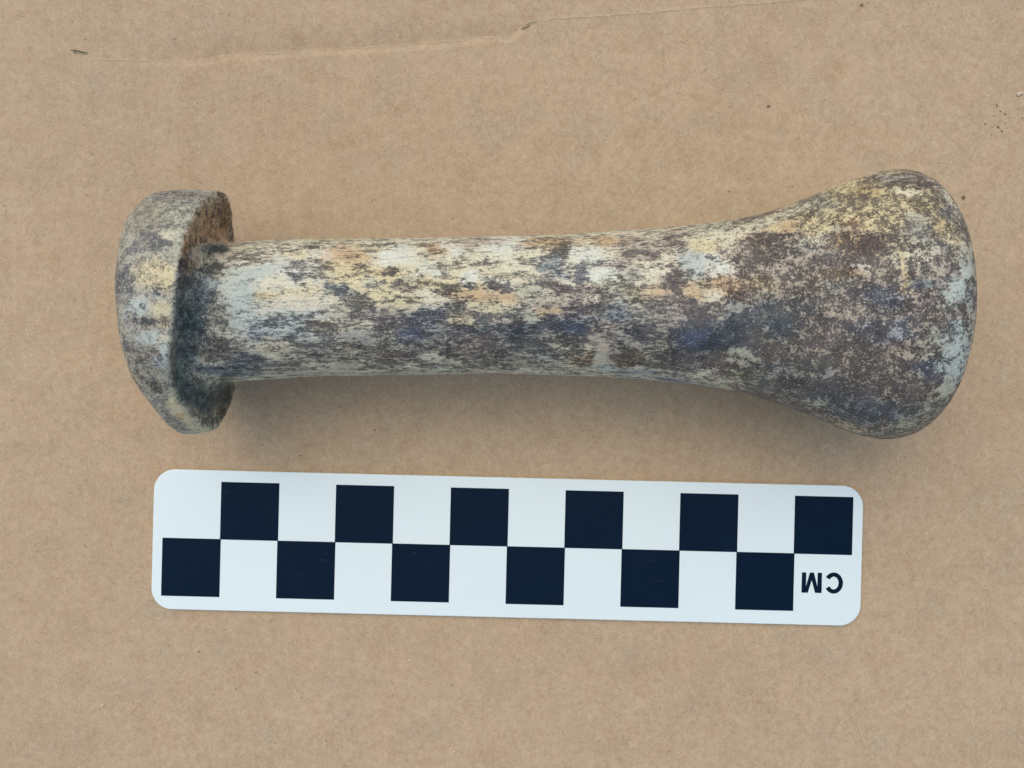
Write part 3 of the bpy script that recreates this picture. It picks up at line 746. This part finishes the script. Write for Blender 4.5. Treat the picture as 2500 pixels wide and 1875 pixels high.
 (1874, 935, 70, 18, .80, 'mint', 'gslate', 15), (1960, 950, 60, 26, .88, 'greyice', 'navy', 10), (2069, 966, 80, 36, .90, 'grey', 'bnavy', 0), (1998, 984, 32, 6, .40, 'mint', 'gslate', 10), (2136, 915, 70, 40, .80, 'pink', 'pbrown', 0), (2190, 940, 50, 40, .82, 'pink', 'purple', 0), (2134, 1005, 80, 26, .80, 'bluegrey', 'slate', 0), (2080, 905, 30, 20, .68, 'pink', 'brown', 0),
 (2085, 1046, 48, 7, .45, 'cream', 'obrown', 15), (2221, 1035, 44, 14, .52, 'mint', 'gdark', -25), (2160, 1060, 60, 8, .75, 'ivory', 'slate', 0),
]
N_FIRST = len(BLOBS)
BLOBS += [
 # flange, side band
 (512, 494, 30, 8, .85, 'mint', 'gdark', -35), (470, 535, 22, 8, .80, 'mint', 'gdark', -45),
 (369, 549, 52, 40, .45, 'beige', 'gslate', 0), (489, 487, 60, 20, .45, 'grey', 'gslate', 0), (420, 478, 60, 14, .60, 'grey', 'brown', 0), (440, 525, 40, 25, .38, 'mint', 'gslate', 0), (385, 588, 46, 20, .86, 'greyice', 'lilac', 0), (420, 575, 24, 12, .15, 'ivory', 'gslate', 0),
 (302, 695, 24, 44, .88, 'greyice', 'lilac', 0), (345, 633, 24, 16, .55, 'greyice', 'lilac', 0), (320, 620, 16, 24, .5, 'greyice', 'lilac', 0), (372, 668, 40, 34, .38, 'cream', 'gdark', 0), (409, 677, 18, 30, .18, 'cream', 'gdark', 0), (430, 600, 14, 40, .22, 'mint', 'gslate', 0),
 (341, 750, 26, 18, .10, 'ice', 'teal', 0), (397, 758, 30, 18, .06, 'lem', 'gslate', 0), (386, 722, 10, 6, .90, 'ice', 'teal', 0), (345, 748, 8, 6, .75, 'ice', 'teal', 0), (318, 778, 22, 18, .5, 'grey', 'lilac', 0), (345, 786, 34, 10, .88, 'beige', 'slate', 5), (400, 788, 18, 13, .80, 'cream', 'purple', 0), (365, 800, 14, 8, .3, 'beige', 'brown', 0),
 (375, 829, 44, 14, .06, 'ice', 'gslate', 0), (400, 836, 18, 18, .12, 'ivory', 'gslate', 0), (318, 845, 18, 14, .80, 'beige', 'lilac', 0), (349, 872, 38, 22, .58, 'beige', 'pbrown', 0), (399, 862, 8, 22, .15, 'ice', 'gslate', 0), (385, 886, 16, 14, .6, 'ice', 'lilac', 0), (349, 920, 40, 26, .50, 'beige', 'gslate', 0), (383, 945, 28, 14, .78, 'beige', 'gdark', 0),
 (381, 999, 34, 22, .38, 'greyice', 'lilac', 40), (420, 960, 12, 20, .35, 'greyice', 'gdark', 0), (430, 1035, 40, 12, .4, 'greyice', 'lilac', 25), (428, 985, 15, 26, .0, 'lem', 'gdark', -15), (458, 1022, 46, 14, .0, 'lem', 'obrown', 35), (488, 1046, 28, 8, .10, 'lem', 'gdark', 15), (441, 1015, 12, 8, .3, 'orange', 'obrown', 0),
]
N_OUTER = len(BLOBS)
BLOBS += [
 # flange, inner face; shade in the shaft junction is painted dark among the patina
 (510, 560, 55, 60, .34, 'dirt', 'dirtd', 0), (545, 520, 14, 40, .62, 'dirt', 'dirtd', 0), (455, 605, 20, 30, .60, 'dirt', 'dirtd', 0), (495, 612, 32, 14, .15, 'pink', 'dirtd', -25), (449, 650, 24, 20, .97, 'dirt', 'black', 0),
 (441, 740, 20, 80, 0.79, 'bluegrey', 'bnavy', 0), (455, 690, 20, 20, .96, 'grey', 'black', 0), (495, 720, 30, 45, .68, 'bluegrey', 'purple', 0), (520, 690, 20, 12, .45, 'ice', 'slate', 0), (520, 655, 26, 20, .85, 'mint', 'black', 0), (524, 610, 30, 12, .72, 'teal', 'gdark', 0), (470, 795, 34, 50, 0.71, 'teal', 'teal', 0), (530, 770, 30, 30, .60, 'greyice', 'slate', 0),
 (520, 848, 46, 28, .82, 'greyice', 'purple', 0), (450, 865, 30, 30, 0.71, 'teal', 'bnavy', 0), (440, 915, 26, 26, 0.68, 'teal', 'gdark', 0), (520, 905, 60, 8, .58, 'bluegrey', 'navy', 5), (560, 912, 60, 8, .5, 'bluegrey', 'gdark', 0), (470, 960, 44, 32, 0.70, 'teal', 'teal', 0), (500, 985, 30, 24, 0.72, 'teal', 'bnavy', 0), (545, 960, 24, 30, .80, 'teal', 'gdark', 0),
 (545, 1005, 16, 20, .70, 'beige', 'dirtd', 0), (510, 1025, 24, 12, .72, 'mint', 'gdark', 0), (470, 1005, 14, 10, .6, 'beige', 'brown', 30),
]
zone = np.repeat(smooth(-0.005, 0.004, (np.arange(NS) - i_rim) / NS)[:, None], NTH, 1).ravel()
for bi, (bx, by, rx, ry, cv, p, q, ang) in enumerate(BLOBS):
    inner_blob = bi >= N_OUTER or bi < N_FIRST
    sel = np.nonzero((np.abs(U - bx) < rx * 1.9 + ry + 60) & (np.abs(W - by) < rx + ry * 1.9 + 50))[0]
    if not len(sel): continue
    a = math.radians(ang); kw = 0.5 if bx < 590 else 1.0
    ux = U[sel] + (Uw[sel] - U[sel]) * kw - bx; uy = W[sel] + (Ww[sel] - W[sel]) * kw - by
    gx = ux * math.cos(a) + uy * math.sin(a); gy = -ux * math.sin(a) + uy * math.cos(a)
    dd = np.sqrt((gx / (rx * 1.12)) ** 2 + (gy / (ry * 1.15)) ** 2)
    zz = zone[sel]
    if bx < 590: zz = zz if inner_blob else 1 - zz
    else: zz = 1.0
    w = (1 - smooth(0.5, 1.35, dd)) * zz
    Cv[sel] = Cv[sel] * (1 - w) + cv * w
    w3 = ((1 - smooth(0.35, 1.6, dd)) * zz * 0.92)[:, None]
    Cp[sel] = Cp[sel] * (1 - w3) + lin(PALE[p]) * w3
    Cd[sel] = Cd[sel] * (1 - w3) + lin(DARK[q]) * w3
# faces turned away from the surveyed side: free patina
toC = np.stack([-P[:, 0], -P[:, 1], CAM_H - P[:, 2]], 1); toC /= np.linalg.norm(toC, axis=1)[:, None]
Nu = Nn / (np.linalg.norm(Nn, axis=1)[:, None] + 1e-9)
hid = 1 - smooth(-0.50, -0.14, (Nu * toC).sum(1))
fa = fbm(P * 1.1 + 3, 4, .6); fb = fbm(P * 1.6 + 40, 3)
Cv = Cv * (1 - hid) + hid * np.clip(.5 + .9 * fa, .05, .95)
mixp = smooth(-.15, .15, fb)[:, None]; h3 = hid[:, None]
Cp = Cp * (1 - h3) + h3 * (lin(PALE['ivory']) * mixp + lin(PALE['greyice']) * (1 - mixp))
Cd = Cd * (1 - h3) + h3 * (lin(DARK['brown']) * mixp + lin(DARK['navy']) * (1 - mixp))
# small irregularity in cover, so that no patch is even
Cv = np.clip(0.10 + 0.80 * Cv + 0.20 * fbm(P * [6, 9, 9] + 21, 4, .7), 0.08, 0.93)
Cp = np.clip(Cp / ILLUM * np.array([1.13, 1.09, 1.04]), 0.01, 0.84); Cd = np.clip(Cd / ILLUM * 0.62, 0.004, 0.5)
softness = 0.32 + 0.36 * smooth(0.46, 0.22, (U - 250) / 700)
iso = smooth(1500, 2000, U) + (1 - smooth(430, 620, U)); iso = np.clip(iso * 0.75 + .22, 0, 1)

pestle = bpy.data.objects.new('stone_pestle', None)
scene.collection.objects.link(pestle)
pestle.location = (0, 0.011, 0)
pestle.empty_display_size = 0.01
tag(pestle, 'mottled patinated stone pestle with flanged end lying above the scale card', 'pestle')
m_stone = mat_stone()
# whole-body vertex normals, so that the parts meet without a seam
G = P.reshape(NS, NTH, 3)
du = np.gradient(G, axis=0)
dv = (np.roll(G, -1, 1) - np.roll(G, 1, 1)) / 2
GN = np.cross(du, dv); GN /= (np.linalg.norm(GN, axis=2)[:, :, None] + 1e-12)
mid = GN[NS // 2, NTH // 4]
if mid[2] < 0: GN = -GN
GN[0] = (-1, 0, 0); GN[-1] = (1, 0, 0)
def stone_part(name, s0, s1):
    rows = np.arange(s0, s1 + 1); n = len(rows)
    idx = (rows[:, None] * NTH + np.arange(NTH)[None, :]).ravel()
    co = P[idx] * CM - np.array([0, 0.011, 0])
    I, J = np.meshgrid(np.arange(n - 1), np.arange(NTH), indexing='ij')
    J2 = (J + 1) % NTH
    a, b, c, d_ = I * NTH + J, I * NTH + J2, (I + 1) * NTH + J2, (I + 1) * NTH + J
    F = np.stack([a, b, c, d_], -1).reshape(-1, 4)
    # outward winding
    v0, v1, v2 = co[F[len(F) // 2 + NTH // 4, 0]], co[F[len(F) // 2 + NTH // 4, 1]], co[F[len(F) // 2 + NTH // 4, 2]]
    nn = np.cross(v1 - v0, v2 - v0); gn = GN.reshape(-1, 3)[idx][F[len(F) // 2 + NTH // 4, 0]]
    if nn @ gn < 0: F = F[:, ::-1]
    me = bpy.data.meshes.new(name)
    me.vertices.add(len(co)); me.vertices.foreach_set('co', co.astype(np.float32).ravel())
    me.loops.add(F.size); me.loops.foreach_set('vertex_index', F.ravel().astype(np.int32))
    me.polygons.add(len(F)); me.polygons.foreach_set('loop_start', np.arange(0, F.size, 4, dtype=np.int32))
    me.update(calc_edges=True)
    me.polygons.foreach_set('use_smooth', np.ones(len(F), bool))
    for nm, C in (('pale_colour', Cp), ('patina_colour', Cd), ('patina_mask', np.stack([Cv, softness, iso], 1))):
        at_ = me.color_attributes.new(nm, 'FLOAT_COLOR', 'POINT')
        buf = np.ones((len(idx), 4), np.float32); buf[:, :3] = C[idx]
        at_.data.foreach_set('color', buf.ravel())
    me.normals_split_custom_set_from_vertices(GN.reshape(-1, 3)[idx].astype(float).tolist())
    return link(name, me, pestle, [m_stone])
i_sh = int(np.argmax((px_ > -4.35) & (sv > cum[-1] * 0.2)))
i_be = int(np.argmax((px_ > 3.4) & (sv > cum[-1] * 0.4)))
stone_part('flange', 0, i_sh)
stone_part('shaft', i_sh, i_be)
stone_part('bell_end', i_be, NS - 1)

# ------------------------------------------------------------------ loose grit
def grit_mesh(seed, size):
    r = random.Random(seed); bm = bmesh.new()
    bmesh.ops.create_icosphere(bm, subdivisions=2, radius=size * CM)
    for v in bm.verts:
        k = 1 + 0.28 * math.sin(7 * v.co.x / (size * CM) * 0.5 + seed) + r.uniform(-.14, .14)
        v.co *= k; v.co.z *= 0.7
    me = bpy.data.meshes.new('grit_grain'); bm.to_mesh(me); bm.free()
    return me
m_gp = mat_plain('pale_grit', seen(210, 196, 172), 0.8)
m_gd = mat_plain('dark_grit', seen(126, 112, 94), 0.9)
def grain(px, py, size, mat, label, group=None, stretch=1.0, rot=0.0):
    me = grit_mesh(px + py, size); me.materials.append(mat)
    x, y = at(px, py); z = float(card_height(np.array([x]), np.array([y]))[0])
    o = bpy.data.objects.new('grit_grain', me); scene.collection.objects.link(o)
    o.location = (x * CM, y * CM, (z + size * 0.5) * CM); o.scale = (stretch, 1, 1); o.rotation_euler = (0, 0, rot)
    tag(o, label, 'grit', group)
grain(2490, 229, .032, m_gp, 'largest pale crumb of grit, at the far right edge above the bell end', None, 1.5, .4)
for px, py, s_, lab in ((1000, 1612, .024, 'pale grit grain nearest below the middle of the scale card'), (1110, 1833, .032, 'largest pale grit grain below the scale card, close to the bottom edge'),
        (251, 1721, .024, 'lone pale grit grain at the lower left, below the left end of the scale card'), (1410, 1577, .028, 'bright pale grain close under the lower edge of the scale card'),
        (1518, 1682, .017, 'minute pale grain farther below the scale card, right of the middle'), (1903, 1638, .022, 'pale grain below the printed letters of the scale card'),
        (2013, 1610, .014, 'minute pale grain below the right corner of the scale card'), (2299, 1694, .016, 'small pale grain at the lower right, rightmost of the grains below the scale card')):
    grain(px, py, s_, m_gp, lab, 'pale grit grains below the scale card')
for px, py, s_, lab in ((2466, 284, .016, 'bright pale crumb at the end of the line of dark specks, upper right'), (2456, 297, .022, 'dull pale crumb just under the line of dark specks, upper right')):
    grain(px, py, s_, m_gp, lab, 'pale grains among the dirt specks')
for px, py, s_, st, ro, lab in ((2435, 257, .010, 3.2, -.95, 'long thin dark speck topmost in the upper right smudge'), (2443, 271, .010, 1.6, -.8, 'short dark speck below the long thin one, upper right smudge'),
        (2454, 278, .011, 2, -.9, 'bluish dark speck beside the bright pale crumb, upper right'), (2438, 310, .016, 2.2, -.7, 'largest dark speck in the upper right smudge'),
        (2446, 319, .011, 2.4, -.9, 'dark tail just below the largest speck, upper right smudge'), (2406, 302, .012, 1.5, .2, 'leftmost dark speck of the upper right smudge'),
        (2408, 282, .008, 1, 0, 'tiny dark dot above the leftmost speck, upper right smudge'), (2422, 329, .009, 1.3, 1, 'lowest dark speck of the upper right smudge'), (2496, 288, .010, 1.5, -.7, 'dark speck cut by the right edge of the photo')):
    grain(px, py, s_, m_gd, lab, 'dark dirt specks at the upper right', st, ro)
for px, py, s_ in ((2352, 482, .03), (1877, 258, .024), (2105, 11, .02)):
    grain(px, py, s_, m_gd, {2352: 'brown speck on the cardboard beside the top of the bell end', 1877: 'dark speck on bare cardboard above the stone flare', 2105: 'dark speck at the very top edge of the photo'}[px])
for px, py, lab in ((915, 1050, 'minute speck in the shade under the shaft, above the scale card'), (733, 1113, 'minute dark speck just above the top edge of the scale card')):
    grain(px, py, .014, m_gd, lab, 'minute specks between shaft and scale card')
